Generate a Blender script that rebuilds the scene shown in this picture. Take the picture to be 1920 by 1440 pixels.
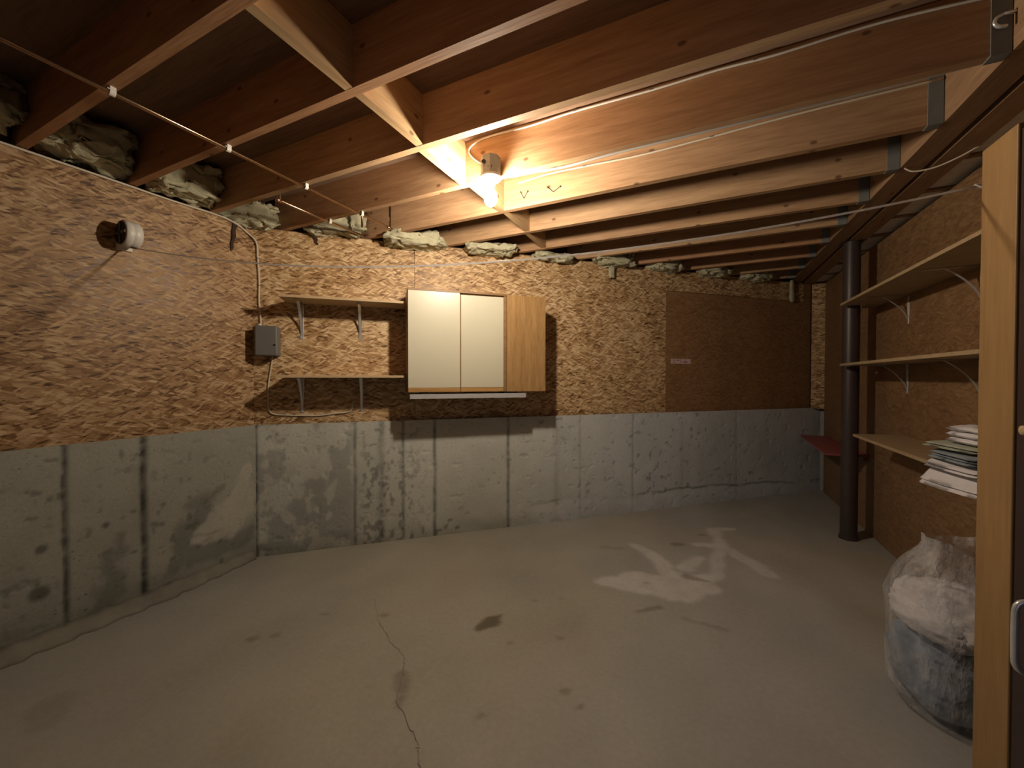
import bpy, bmesh, math, random
import numpy as np
from mathutils import Matrix, Vector

random.seed(7)
scene = bpy.context.scene
for o in list(bpy.data.objects):
    bpy.data.objects.remove(o)
COL = scene.collection

# ------------------------------------------------------------------ camera
F_PX = 741.74
yaw, pitch, roll = map(math.radians, (25.273, -0.798, 0.0286))
fw = Vector((-math.sin(yaw) * math.cos(pitch), math.cos(yaw) * math.cos(pitch), math.sin(pitch)))
r0 = Vector((math.cos(yaw), math.sin(yaw), 0))
u0 = r0.cross(fw)
rr = r0 * math.cos(roll) + u0 * math.sin(roll)
uu = -r0 * math.sin(roll) + u0 * math.cos(roll)
cam_data = bpy.data.cameras.new('camera')
cam = bpy.data.objects.new('camera', cam_data)
COL.objects.link(cam)
m = Matrix((rr, uu, -fw)).transposed().to_4x4()
m.translation = Vector((0, 0, 1.29))
cam.matrix_world = m
cam_data.sensor_fit = 'HORIZONTAL'
cam_data.sensor_width = 36.0
cam_data.lens = F_PX / 1920 * 36
cam_data.clip_start = 0.02
scene.camera = cam

# ------------------------------------------------------------------ light and exposure
BULB_STRENGTH = 1030.0
BULB_COLOR = (1.0, 0.85, 0.66)
world = bpy.data.worlds.new('world')
scene.world = world
world.use_nodes = True
bg = world.node_tree.nodes['Background']
bg.inputs['Color'].default_value = (0.66, 0.76, 1.0, 1)      # cool fill light let in by the added, unseen doorway
bg.inputs['Strength'].default_value = 0.36
vs = scene.view_settings
vs.view_transform = 'Standard'
vs.look = 'None'
vs.gamma = 1
vs.use_curve_mapping = False
vs.exposure = 0.0
scene.cycles.max_bounces = 4
scene.cycles.diffuse_bounces = 2
scene.cycles.glossy_bounces = 1
scene.cycles.transmission_bounces = 2
scene.cycles.transparent_max_bounces = 6
scene.cycles.use_adaptive_sampling = True
scene.cycles.adaptive_threshold = 0.05
scene.cycles.caustics_reflective = False
scene.cycles.caustics_refractive = False
portal = bpy.data.lights.new('fill_doorway_portal', 'AREA')
portal.shape = 'RECTANGLE'
portal.size, portal.size_y = 0.62, 2.05
portal.cycles.is_portal = True
po = bpy.data.objects.new('fill_doorway_portal', portal)
po.location = (0.44, -0.5, 1.025)
po.rotation_euler = (math.radians(90), 0, math.radians(180))
COL.objects.link(po)

# ------------------------------------------------------------------ geometry of the room (metres)
HC = 2.383            # underside of the joists
HS = 2.618            # underside of the subfloor
XL = -2.878           # left concrete face
YC = 1.775            # where the left wall meets the slanted wall
AL = math.radians(43.1)
C0 = Vector((XL, YC, 0))
T = Vector((math.cos(AL), math.sin(AL), 0))
N = Vector((math.sin(AL), -math.cos(AL), 0))      # out of the slanted wall, into the room
XR = 1.29
ZT = 0.955            # top of the concrete
OSB_D = -0.03         # the board face sits back from the concrete face


def tow(s, d, z):
    return C0 + T * s + N * d + Vector((0, 0, z))


# ------------------------------------------------------------------ python side noise
def _hash(ix, iy, iz, seed):
    h = (ix.astype(np.int64) * 374761393 + iy.astype(np.int64) * 668265263 + iz.astype(np.int64) * 2147483647 + seed * 974711) & 0x7fffffff
    h = ((h ^ (h >> 13)) * 1274126177) & 0x7fffffff
    h = ((h ^ (h >> 16)) * 1103515245) & 0x7fffffff
    return (h ^ (h >> 11)) % 65536 / 65535.0


def vnoise(x, y, z=None, seed=0):
    x = np.asarray(x, float); y = np.asarray(y, float)
    z = np.zeros_like(x) if z is None else np.asarray(z, float)
    ix, iy, iz = np.floor(x), np.floor(y), np.floor(z)
    fx, fy, fz = x - ix, y - iy, z - iz
    sx, sy, sz = (f * f * (3 - 2 * f) for f in (fx, fy, fz))
    out = 0
    for dx in (0, 1):
        for dy in (0, 1):
            for dz in (0, 1):
                w = (sx if dx else 1 - sx) * (sy if dy else 1 - sy) * (sz if dz else 1 - sz)
                out = out + w * _hash(ix + dx, iy + dy, iz + dz, seed)
    return out


def fbm(x, y, z=None, seed=0, oct=4):
    a, t, s = 0.5, 0, 0
    x = np.asarray(x, float); y = np.asarray(y, float)
    z = np.zeros_like(x) if z is None else np.asarray(z, float)
    for k in range(oct):
        s = s + a * vnoise(x * 2 ** k, y * 2 ** k, z * 2 ** k, seed + k * 17)
        t += a
        a *= 0.5
    return s / t


def sstep(a, b, x):
    t = np.clip((x - a) / (b - a), 0, 1)
    return t * t * (3 - 2 * t)


def capsule(x, y, pts, rad):
    d = np.full(np.shape(x), 1e9)
    for i in range(len(pts) - 1):
        (ax, ay), (bx, by) = pts[i][:2], pts[i + 1][:2]
        ra = rad[i] if hasattr(rad, '__len__') else rad
        rb = rad[i + 1] if hasattr(rad, '__len__') else rad
        L2 = (bx - ax) ** 2 + (by - ay) ** 2 + 1e-9
        t = np.clip(((x - ax) * (bx - ax) + (y - ay) * (by - ay)) / L2, 0, 1)
        dd = np.hypot(x - ax - t * (bx - ax), y - ay - t * (by - ay)) - (ra + t * (rb - ra))
        d = np.minimum(d, dd)
    return d


# ------------------------------------------------------------------ materials
class NT:
    def __init__(self, name):
        self.mat = bpy.data.materials.new(name)
        self.mat.use_nodes = True
        self.t = self.mat.node_tree
        self.b = self.t.nodes['Principled BSDF']
        self.out = self.t.nodes['Material Output']

    def n(self, typ, **kw):
        nd = self.t.nodes.new(typ)
        for k, v in kw.items():
            setattr(nd, k, v)
        return nd

    def l(self, a, b):
        self.t.links.new(a, b)

    def val(self, sock, v):
        if hasattr(v, 'links') or isinstance(v, bpy.types.NodeSocket):
            self.l(v, sock)
        else:
            sock.default_value = v

    def math(self, op, a, b=0.0, c=0.0, clamp=False):
        nd = self.n('ShaderNodeMath', operation=op, use_clamp=clamp)
        self.val(nd.inputs[0], a); self.val(nd.inputs[1], b); self.val(nd.inputs[2], c)
        return nd.outputs[0]

    def mix(self, fac, a, b, blend='MIX'):
        nd = self.n('ShaderNodeMix', data_type='RGBA', blend_type=blend)
        self.val(nd.inputs[0], fac)
        for s, v in ((nd.inputs[6], a), (nd.inputs[7], b)):
            self.val(s, v if isinstance(v, bpy.types.NodeSocket) else (*v, 1) if len(v) == 3 else v)
        return nd.outputs[2]

    def ramp(self, fac, stops):
        nd = self.n('ShaderNodeValToRGB')
        el = nd.color_ramp.elements
        while len(el) < len(stops):
            el.new(0.5)
        for e, (p, c) in zip(el, stops):
            e.position = p
            e.color = (*c, 1) if not isinstance(c, float) else (c, c, c, 1)
        self.l(fac, nd.inputs[0])
        return nd.outputs[0]

    def noise(self, vec, scale, detail=4, rough=0.55, out=0):
        nd = self.n('ShaderNodeTexNoise')
        nd.inputs['Scale'].default_value = scale
        nd.inputs['Detail'].default_value = detail
        nd.inputs['Roughness'].default_value = rough
        if vec is not None:
            self.l(vec, nd.inputs['Vector'])
        return nd.outputs[out]

    def mapping(self, vec, scale=(1, 1, 1), rot=(0, 0, 0), loc=(0, 0, 0)):
        nd = self.n('ShaderNodeMapping')
        self.l(vec, nd.inputs[0])
        nd.inputs['Scale'].default_value = scale
        nd.inputs['Rotation'].default_value = rot
        nd.inputs['Location'].default_value = loc
        return nd.outputs[0]

    def bump(self, h, strength=0.3, dist=0.01):
        nd = self.n('ShaderNodeBump')
        nd.inputs['Strength'].default_value = strength
        nd.inputs['Distance'].default_value = dist
        self.l(h, nd.inputs['Height'])
        self.l(nd.outputs[0], self.b.inputs['Normal'])

    def objvec(self):
        return self.n('ShaderNodeTexCoord').outputs['Object']

    def rand(self):
        return self.n('ShaderNodeObjectInfo').outputs['Random']


def plain(name, col, rough=0.5, metal=0.0, noise_amt=0.12, scale=14.0, bump=0.0, spec=0.5):
    t = NT(name)
    v = t.objvec()
    f = t.noise(v, scale, 2)
    a = tuple(c * (1 - noise_amt) for c in col)
    b = tuple(min(1, c * (1 + noise_amt)) for c in col)
    t.l(t.mix(f, a, b), t.b.inputs['Base Color'])
    t.b.inputs['Roughness'].default_value = rough
    t.b.inputs['Metallic'].default_value = metal
    t.b.inputs['Specular IOR Level'].default_value = spec
    if bump:
        t.bump(t.noise(v, scale * 3), bump, 0.004)
    return t.mat


def make_osb(name, stops, tint=(1, 1, 1), rough=0.5, contrast=1.0):
    """oriented strand board: overlapping long wood flakes; local x runs along the wall, local z is up"""
    t = NT(name)
    v = t.objvec()
    sep = t.n('ShaderNodeSeparateXYZ'); t.l(v, sep.inputs[0])
    cmb = t.n('ShaderNodeCombineXYZ')
    rnd = t.rand()
    t.l(t.math('ADD', sep.outputs[0], t.math('MULTIPLY', rnd, 13.0)), cmb.inputs[0])
    t.l(t.math('ADD', sep.outputs[2], t.math('MULTIPLY', sep.outputs[1], 0.7)), cmb.inputs[1])
    base = cmb.outputs[0]
    wob = t.n('ShaderNodeVectorMath', operation='MULTIPLY_ADD')
    t.l(t.noise(base, 14.0, 2, out=1), wob.inputs[0])
    wob.inputs[1].default_value = (0.008, 0.008, 0)
    t.l(base, wob.inputs[2])
    base = wob.outputs[0]
    layers = []
    for rot, sx, sy, lx in ((0.05, 14, 70, 0.0), (0.50, 17, 84, 3.1), (-0.62, 18, 80, 7.7), (0.25, 20, 130, 5.0), (-0.25, 22, 140, 9.0)):
        vo = t.n('ShaderNodeTexVoronoi', voronoi_dimensions='2D', feature='F1')
        vo.inputs['Scale'].default_value = 1.0
        # rotate first, then squash: two mapping nodes
        mv = t.mapping(base, rot=(0, 0, rot), loc=(lx, lx * 0.37, 0))
        mv = t.mapping(mv, scale=(sx, sy, 1))
        t.l(mv, vo.inputs['Vector'])
        sp = t.n('ShaderNodeSeparateColor'); t.l(vo.outputs['Color'], sp.inputs[0])
        layers.append((sp.outputs[0], sp.outputs[1], vo.outputs['Distance']))
    val = layers[0][0]; edge = layers[0][2]
    for (a, g, d), th in zip(layers[1:3], (0.62, 0.66)):
        msk = t.math('GREATER_THAN', g, th)
        nd = t.n('ShaderNodeMix', data_type='FLOAT')
        t.l(msk, nd.inputs[0]); t.l(val, nd.inputs[2]); t.l(a, nd.inputs[3]); val = nd.outputs[0]
        nd = t.n('ShaderNodeMix', data_type='FLOAT')
        t.l(msk, nd.inputs[0]); t.l(edge, nd.inputs[2]); t.l(d, nd.inputs[3]); edge = nd.outputs[0]
    grain = t.noise(t.mapping(base, scale=(26, 220, 1)), 1.0, 2)
    blot = t.noise(base, 2.6, 2)
    f = t.math('ADD', t.math('MULTIPLY', val, 0.50 * contrast), t.math('MULTIPLY', grain, 0.34))
    f = t.math('ADD', f, t.math('MULTIPLY', blot, 0.30))
    f = t.math('SUBTRACT', f, t.math('MULTIPLY', t.math('MULTIPLY', edge, edge), 0.16))
    # thin splinters: a few pale, a few dark
    pale = t.math('GREATER_THAN', layers[3][1], 0.86)
    dark = t.math('GREATER_THAN', layers[4][1], 0.88)
    f = t.math('ADD', f, t.math('MULTIPLY', pale, 0.24 * contrast))
    f = t.math('SUBTRACT', f, t.math('MULTIPLY', dark, 0.26 * contrast))
    col = t.ramp(f, stops)
    col = t.mix(1.0, col, tint, 'MULTIPLY')
    t.l(col, t.b.inputs['Base Color'])
    t.l(t.math('ADD', rough - 0.1, t.math('MULTIPLY', val, 0.25)), t.b.inputs['Roughness'])
    t.b.inputs['Specular IOR Level'].default_value = 0.35
    t.bump(layers[0][2], 0.22, 0.003)
    return t.mat


def make_wood(name, a, b, red=None, grain=26.0, knots=True, rough=0.6, axis='X'):
    t = NT(name)
    v = t.objvec()
    rnd = t.rand()
    off = t.n('ShaderNodeVectorMath', operation='ADD')
    cm = t.n('ShaderNodeCombineXYZ')
    t.l(t.math('MULTIPLY', rnd, 31.0), cm.inputs[0]); t.l(t.math('MULTIPLY', rnd, 17.0), cm.inputs[1]); t.l(t.math('MULTIPLY', rnd, 9.0), cm.inputs[2])
    t.l(v, off.inputs[0]); t.l(cm.outputs[0], off.inputs[1])
    v = off.outputs[0]
    sc = {'X': (0.08, 1, 1), 'Y': (1, 0.08, 1), 'Z': (1, 1, 0.08)}[axis]
    sck = {'X': (0.4, 1, 1), 'Y': (1, 0.4, 1), 'Z': (1, 1, 0.4)}[axis]
    gv = t.mapping(v, scale=sc)
    g = t.noise(gv, grain, 3, 0.6)
    g2 = t.noise(gv, grain * 4, 1, 0.6)
    fac = t.math('ADD', t.math('MULTIPLY', g, 0.75), t.math('MULTIPLY', g2, 0.3))
    col = t.ramp(fac, [(0.30, a), (0.72, b)])
    if red:
        col = t.mix(t.math('MULTIPLY', rnd, 0.9), col, t.mix(1.0, col, red, 'MULTIPLY'))
    if knots:
        vo = t.n('ShaderNodeTexVoronoi', feature='F1', voronoi_dimensions='2D')
        vo.inputs['Scale'].default_value = 6.0
        ks = t.n('ShaderNodeSeparateXYZ'); t.l(v, ks.inputs[0])
        kc = t.n('ShaderNodeCombineXYZ')
        ax = 0 if axis == 'X' else 1
        t.l(t.math('MULTIPLY', ks.outputs[ax], 0.6), kc.inputs[0])
        t.l(t.math('ADD', ks.outputs[2], ks.outputs[1 - ax]), kc.inputs[1])
        t.l(kc.outputs[0], vo.inputs['Vector'])
        k = t.n('ShaderNodeMapRange', interpolation_type='SMOOTHSTEP')
        t.l(vo.outputs['Distance'], k.inputs[0])
        for i, x in zip((1, 2, 3, 4), (0.03, 0.075, 1.0, 0.0)):
            k.inputs[i].default_value = x
        sp = t.n('ShaderNodeSeparateColor'); t.l(vo.outputs['Color'], sp.inputs[0])
        kk = t.math('MULTIPLY', k.outputs[0], t.math('GREATER_THAN', sp.outputs[0], 0.45))
        col = t.mix(t.math('MULTIPLY', kk, 0.75), col, (0.10, 0.04, 0.02))
    t.l(col, t.b.inputs['Base Color'])
    t.b.inputs['Roughness'].default_value = rough
    t.b.inputs['Specular IOR Level'].default_value = 0.3
    t.bump(g2, 0.12, 0.003)
    return t.mat


def make_concrete(name, rough=0.85, spec=0.3, bumpk=0.35, scale=1.0, pits=0.0):
    """base colour from the 'tone' colour attribute (stains with a shape of their own), fine grain on top"""
    t = NT(name)
    at = t.n('ShaderNodeAttribute', attribute_name='tone')
    v = t.objvec()
    n1 = t.noise(v, 60 * scale, 3, 0.65)
    n2 = t.noise(v, 260 * scale, 1, 0.6)
    g = t.math('ADD', t.math('MULTIPLY', n1, 0.30), t.math('ADD', t.math('MULTIPLY', n2, 0.14), 0.78))
    if pits:
        pn = t.noise(t.mapping(v, scale=(1, 1, 1.5)), 42, 3, 0.6)
        pm = t.noise(v, 3.0, 2)
        pk = t.math('MULTIPLY', t.ramp(pn, [(0.60, 0.0), (0.68, 1.0)]), t.ramp(pm, [(0.40, 0.15), (0.62, 1.0)]))
        g = t.math('MULTIPLY', g, t.math('SUBTRACT', 1.0, t.math('MULTIPLY', pk, pits)))
    gc = t.n('ShaderNodeCombineColor')
    for i in range(3):
        t.l(g, gc.inputs[i])
    t.l(t.mix(1.0, at.outputs['Color'], gc.outputs[0], 'MULTIPLY'), t.b.inputs['Base Color'])
    t.b.inputs['Roughness'].default_value = rough
    t.b.inputs['Specular IOR Level'].default_value = spec
    t.bump(n1, bumpk, 0.004)
    return t.mat


OSB_STOPS = [(0.16, (0.13, 0.065, 0.027)), (0.36, (0.38, 0.22, 0.10)), (0.56, (0.55, 0.355, 0.175)), (0.90, (0.84, 0.64, 0.40))]
M = {}
M['osb'] = make_osb('osb', OSB_STOPS)
M['osb_dimmed'] = make_osb('osb_dimmed', [(p, (c[0] * 0.70, c[1] * 0.64, c[2] * 0.60)) for p, c in OSB_STOPS])  # same board, darkened to paint lens falloff on the left wall
M['osb_brown'] = make_osb('osb_brown', [(0.2, (0.24, 0.12, 0.055)), (0.5, (0.36, 0.20, 0.095)), (0.9, (0.48, 0.30, 0.16))], contrast=0.6)
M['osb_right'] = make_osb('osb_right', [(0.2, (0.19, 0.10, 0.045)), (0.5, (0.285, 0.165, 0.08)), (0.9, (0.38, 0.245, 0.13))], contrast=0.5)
M['joist'] = make_wood('joist_wood', (0.36, 0.215, 0.115), (0.56, 0.37, 0.21), red=(0.95, 0.74, 0.66))
M['block'] = make_wood('blocking_wood', (0.42, 0.26, 0.13), (0.62, 0.42, 0.23), axis='Y')
M['beam'] = make_wood('beam_wood', (0.22, 0.125, 0.068), (0.38, 0.235, 0.135), axis='Y')
M['pale_joist'] = make_wood('pale_joist_wood', (0.74, 0.70, 0.66), (0.88, 0.85, 0.82), knots=False)
M['subfloor'] = make_wood('subfloor_ply', (0.17, 0.105, 0.07), (0.28, 0.18, 0.12), knots=False)
M['concrete'] = make_concrete('wall_concrete', pits=0.45)
M['floor'] = make_concrete('floor_concrete', rough=0.55, spec=0.35, bumpk=0.10, scale=0.7)
M['crack'] = plain('crack_dark', (0.21, 0.18, 0.14), 0.9, noise_amt=0.4, scale=60)
M['cream'] = plain('cream_laminate', (0.58, 0.555, 0.435), 0.32, noise_amt=0.015, scale=3)
M['oak'] = make_wood('oak_veneer', (0.28, 0.155, 0.058), (0.45, 0.275, 0.118), grain=34, knots=False, rough=0.42, axis='Z')
M['oak_strip'] = make_wood('oak_strip', (0.34, 0.18, 0.06), (0.52, 0.30, 0.11), grain=34, knots=False, rough=0.4)
M['brown_edge'] = make_wood('brown_edge', (0.20, 0.11, 0.05), (0.32, 0.19, 0.09), grain=30, knots=False, rough=0.45)
M['shelf'] = make_wood('particle_shelf', (0.50, 0.36, 0.21), (0.62, 0.46, 0.28), grain=60, knots=False, rough=0.55)
M['shelf_right'] = make_wood('particle_shelf_dimmed', (0.36, 0.255, 0.15), (0.46, 0.34, 0.205), grain=60, knots=False, rough=0.55)  # shelf board darkened to paint in the dimmer right edge of view
M['chrome'] = plain('bracket_steel', (0.80, 0.80, 0.82), 0.22, 0.6, noise_amt=0.05)
M['dull_steel'] = plain('galvanised_steel', (0.20, 0.21, 0.205), 0.55, 0.0, noise_amt=0.15, scale=30)
M['grey_plastic'] = plain('grey_plastic', (0.17, 0.165, 0.155), 0.45, noise_amt=0.08)
M['dark'] = plain('dark_hole', (0.012, 0.010, 0.010), 0.8, noise_amt=0.1)
M['white_plastic'] = plain('white_plastic', (0.72, 0.68, 0.62), 0.4, noise_amt=0.05)
M['porcelain'] = plain('porcelain', (0.42, 0.41, 0.38), 0.3, noise_amt=0.03)
M['cable'] = plain('cable_sheath', (0.66, 0.58, 0.46), 0.45, noise_amt=0.08)
M['cable_white'] = plain('cable_white', (0.60, 0.58, 0.55), 0.4, noise_amt=0.05)
M['line'] = plain('clothesline_cord', (0.86, 0.84, 0.82), 0.45, noise_amt=0.05)
M['copper'] = plain('copper', (0.60, 0.41, 0.27), 0.27, 1.0, noise_amt=0.18, scale=20)
M['insul'] = plain('fibreglass', (0.50, 0.47, 0.32), 0.95, noise_amt=0.35, scale=26, bump=0.8)
M['pole'] = plain('pole_paint', (0.055, 0.038, 0.036), 0.42, noise_amt=0.25, scale=9)
M['red'] = plain('red_paint', (0.36, 0.095, 0.095), 0.5, noise_amt=0.15)
M['post'] = make_wood('post_wood', (0.285, 0.165, 0.068), (0.38, 0.235, 0.10), grain=18, knots=False, rough=0.5, axis='Z')
M['darkwood'] = plain('dark_brown_panel', (0.040, 0.022, 0.020), 0.4, noise_amt=0.25, scale=5)
M['dowel'] = make_wood('dowel_wood', (0.50, 0.36, 0.20), (0.62, 0.47, 0.28), knots=False)
M['wire'] = plain('dark_wire', (0.05, 0.04, 0.035), 0.5, 0.6, noise_amt=0.1)
M['strip'] = plain('shadow_strip', (0.05, 0.028, 0.016), 0.9, noise_amt=0.4, scale=40)  # shadow tone for the strips modelled at the wall top
M['tag'] = plain('pink_paper', (0.72, 0.52, 0.52), 0.8, noise_amt=0.06, scale=30)
M['tag_ink'] = plain('pink_ink', (0.36, 0.20, 0.22), 0.8, noise_amt=0.2, scale=90)
M['cloth_white'] = plain('cloth_white', (0.74, 0.71, 0.74), 0.9, noise_amt=0.05, scale=30, bump=0.3)
M['cloth_grey'] = plain('cloth_grey', (0.26, 0.30, 0.34), 0.9, noise_amt=0.15, scale=30, bump=0.3)
M['cloth_green'] = plain('cloth_green', (0.42, 0.44, 0.36), 0.9, noise_amt=0.12, scale=30, bump=0.3)
M['cloth_blue'] = plain('cloth_blue', (0.20, 0.26, 0.34), 0.9, noise_amt=0.35, scale=10, bump=0.3)
M['plate'] = make_wood('plate_wood', (0.28, 0.16, 0.08), (0.44, 0.27, 0.14), knots=False)
M['drywall'] = plain('drywall', (0.14, 0.10, 0.07), 0.9, noise_amt=0.06, scale=4)

# bulb: the glass itself gives the light
t = NT('bulb_glow')
t.b.inputs['Base Color'].default_value = (1, 1, 1, 1)
t.b.inputs['Emission Color'].default_value = (*BULB_COLOR, 1)
t.b.inputs['Emission Strength'].default_value = BULB_STRENGTH
M['bulb'] = t.mat

# plastic-sheathed line: lets light through
t = NT('clothesline_plastic')
t.b.inputs['Base Color'].default_value = (0.92, 0.91, 0.90, 1)
t.b.inputs['Roughness'].default_value = 0.3
tr = t.n('ShaderNodeBsdfTranslucent'); tr.inputs['Color'].default_value = (0.95, 0.94, 0.93, 1)
mx = t.n('ShaderNodeMixShader'); mx.inputs[0].default_value = 0.45
t.l(t.b.outputs[0], mx.inputs[1]); t.l(tr.outputs[0], mx.inputs[2]); t.l(mx.outputs[0], t.out.inputs['Surface'])
M['line'] = t.mat

# thin clear plastic of the bag
t = NT('bag_plastic')
v = t.objvec()
t.b.inputs['Base Color'].default_value = (0.80, 0.80, 0.84, 1)
t.b.inputs['Roughness'].default_value = 0.22
cr = t.noise(t.mapping(v, scale=(1, 1, 0.45)), 14, 5, 0.6)
t.l(t.ramp(cr, [(0.38, 0.14), (0.72, 0.60)]), t.b.inputs['Alpha'])
t.bump(cr, 1.0, 0.03)
M['bag'] = t.mat


# ------------------------------------------------------------------ object helpers
def link(o, parent=None):
    COL.objects.link(o)
    if parent is not None:
        o.parent = parent
    return o


def mesh(name, verts, faces, mat, parent=None, smooth=False, loc=(0, 0, 0), rotz=0.0, fix=True):
    me = bpy.data.meshes.new(name)
    me.from_pydata([tuple(v) for v in verts], [], [tuple(f) for f in faces])
    if fix:
        bm = bmesh.new(); bm.from_mesh(me)
        bmesh.ops.recalc_face_normals(bm, faces=bm.faces)
        bm.to_mesh(me); bm.free()
    if smooth:
        me.polygons.foreach_set('use_smooth', [True] * len(me.polygons))
    me.materials.append(M[mat] if isinstance(mat, str) else mat)
    o = bpy.data.objects.new(name, me)
    o.location = loc
    o.rotation_euler = (0, 0, rotz)
    return link(o, parent)


def tag(o, label, cat, group=None):
    o['label'] = label
    o['category'] = cat
    if group:
        o['group'] = group
    return o


def structure(o, label, cat):
    o['kind'] = 'structure'
    return tag(o, label, cat)


def thing(name, label, cat, loc=(0, 0, 0), rotz=0.0, group=None):
    o = bpy.data.objects.new(name, None)
    o.empty_display_size = 0.05
    o.location = loc
    o.rotation_euler = (0, 0, rotz)
    link(o)
    return tag(o, label, cat, group)


class Geo:
    """collects primitive shapes of ONE part"""
    def __init__(self):
        self.v, self.f = [], []

    def add(self, vs, fs):
        k = len(self.v)
        self.v += [tuple(v) for v in vs]
        self.f += [tuple(i + k for i in f) for f in fs]
        return self

    def box(self, x0, x1, y0, y1, z0, z1, bev=0.0):
        bm = bmesh.new()
        bmesh.ops.create_cube(bm, size=1)
        for v in bm.verts:
            v.co = ((x0 + x1) / 2 + v.co.x * (x1 - x0), (y0 + y1) / 2 + v.co.y * (y1 - y0), (z0 + z1) / 2 + v.co.z * (z1 - z0))
        if bev:
            bmesh.ops.bevel(bm, geom=list(bm.edges), offset=bev, segments=2, affect='EDGES', profile=0.5)
        bm.verts.index_update()
        self.add([v.co[:] for v in bm.verts], [[v.index for v in f.verts] for f in bm.faces])
        bm.free()
        return self

    def prism(self, poly, z0, z1):
        n = len(poly)
        self.add([(x, y, z0) for x, y in poly] + [(x, y, z1) for x, y in poly],
                 [list(range(n))[::-1], list(range(n, 2 * n))] + [[i, (i + 1) % n, n + (i + 1) % n, n + i] for i in range(n)])
        return self

    def lathe(self, prof, seg=24, org=(0, 0, 0), axis='Z', caps=True):
        vs, fs = [], []
        for (r, h) in prof:
            for k in range(seg):
                a = 2 * math.pi * k / seg
                p = (r * math.cos(a), r * math.sin(a), h)
                if axis == 'X': p = (p[2], p[0], p[1])
                if axis == 'Y': p = (p[0], p[2], p[1])
                vs.append((p[0] + org[0], p[1] + org[1], p[2] + org[2]))
        for i in range(len(prof) - 1):
            for k in range(seg):
                fs.append((i * seg + k, i * seg + (k + 1) % seg, (i + 1) * seg + (k + 1) % seg, (i + 1) * seg + k))
        if caps:
            fs.append(tuple(range(seg))[::-1])
            fs.append(tuple(range((len(prof) - 1) * seg, len(prof) * seg)))
        self.add(vs, fs)
        return self

    def tube(self, pts, rad, seg=8, smooth=6):
        pts = [Vector(p) for p in pts]
        if smooth and len(pts) > 2:
            q = []
            P = [pts[0]] + pts + [pts[-1]]
            for i in range(1, len(P) - 2):
                for k in range(smooth):
                    s = k / smooth
                    a, b, c, d = P[i - 1], P[i], P[i + 1], P[i + 2]
                    q.append(0.5 * ((2 * b) + (c - a) * s + (2 * a - 5 * b + 4 * c - d) * s * s + (-a + 3 * b - 3 * c + d) * s ** 3))
            q.append(pts[-1]); pts = q
        vs, fs = [], []
        up = Vector((0.13, 0.21, 0.97))
        for i, p in enumerate(pts):
            tn = (pts[min(i + 1, len(pts) - 1)] - pts[max(i - 1, 0)]).normalized()
            a = tn.cross(up)
            if a.length < 0.05:
                a = tn.cross(Vector((1, 0, 0)))
            a.normalize(); b = tn.cross(a)
            for k in range(seg):
                w = 2 * math.pi * k / seg
                vs.append(p + (a * math.cos(w) + b * math.sin(w)) * rad)
        for i in range(len(pts) - 1):
            for k in range(seg):
                fs.append((i * seg + k, i * seg + (k + 1) % seg, (i + 1) * seg + (k + 1) % seg, (i + 1) * seg + k))
        fs.append(tuple(range(seg))[::-1]); fs.append(tuple(range((len(pts) - 1) * seg, len(pts) * seg)))
        self.add(vs, fs)
        return self

    def build(self, name, mat, parent=None, smooth=False, loc=(0, 0, 0), rotz=0.0):
        return mesh(name, self.v, self.f, mat, parent, smooth, loc, rotz)


def smooth_by_angle(o, deg=40):
    me = o.data
    me.polygons.foreach_set('use_smooth', [True] * len(me.polygons))
    bm = bmesh.new(); bm.from_mesh(me)
    for e in bm.edges:
        if len(e.link_faces) == 2 and e.calc_face_angle(0) > math.radians(deg):
            e.smooth = False
    bm.to_mesh(me); bm.free()
    return o


def grid_mesh(name, us, vs_, fn, tone, mat, parent=None, loc=(0, 0, 0), rotz=0.0):
    """dense sheet: fn(U,V)->xyz arrays, tone(U,V)->rgb arrays stored as colour attribute"""
    U, V = np.meshgrid(us, vs_, indexing='ij')
    X, Y, Z = fn(U, V)
    nu, nv = len(us), len(vs_)
    co = np.stack([X, Y, Z], -1).reshape(-1, 3)
    idx = np.arange(nu * nv).reshape(nu, nv)
    q = np.stack([idx[:-1, :-1], idx[1:, :-1], idx[1:, 1:], idx[:-1, 1:]], -1).reshape(-1, 4)
    me = bpy.data.meshes.new(name)
    me.vertices.add(len(co)); me.vertices.foreach_set('co', co.ravel())
    me.loops.add(q.size); me.loops.foreach_set('vertex_index', q.ravel().astype(np.int32))
    me.polygons.add(len(q))
    me.polygons.foreach_set('loop_start', np.arange(0, q.size, 4, dtype=np.int32))
    me.polygons.foreach_set('use_smooth', np.ones(len(q), bool))
    me.update(calc_edges=True)
    c = np.clip(tone(U, V), 0, 1).reshape(-1, 3)
    at = me.color_attributes.new('tone', 'FLOAT_COLOR', 'POINT')
    at.data.foreach_set('color', np.concatenate([c, np.ones((len(c), 1))], 1).ravel().astype(np.float32))
    me.materials.append(M[mat])
    o = bpy.data.objects.new(name, me)
    o.location = loc; o.rotation_euler = (0, 0, rotz)
    return link(o, parent)


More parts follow.
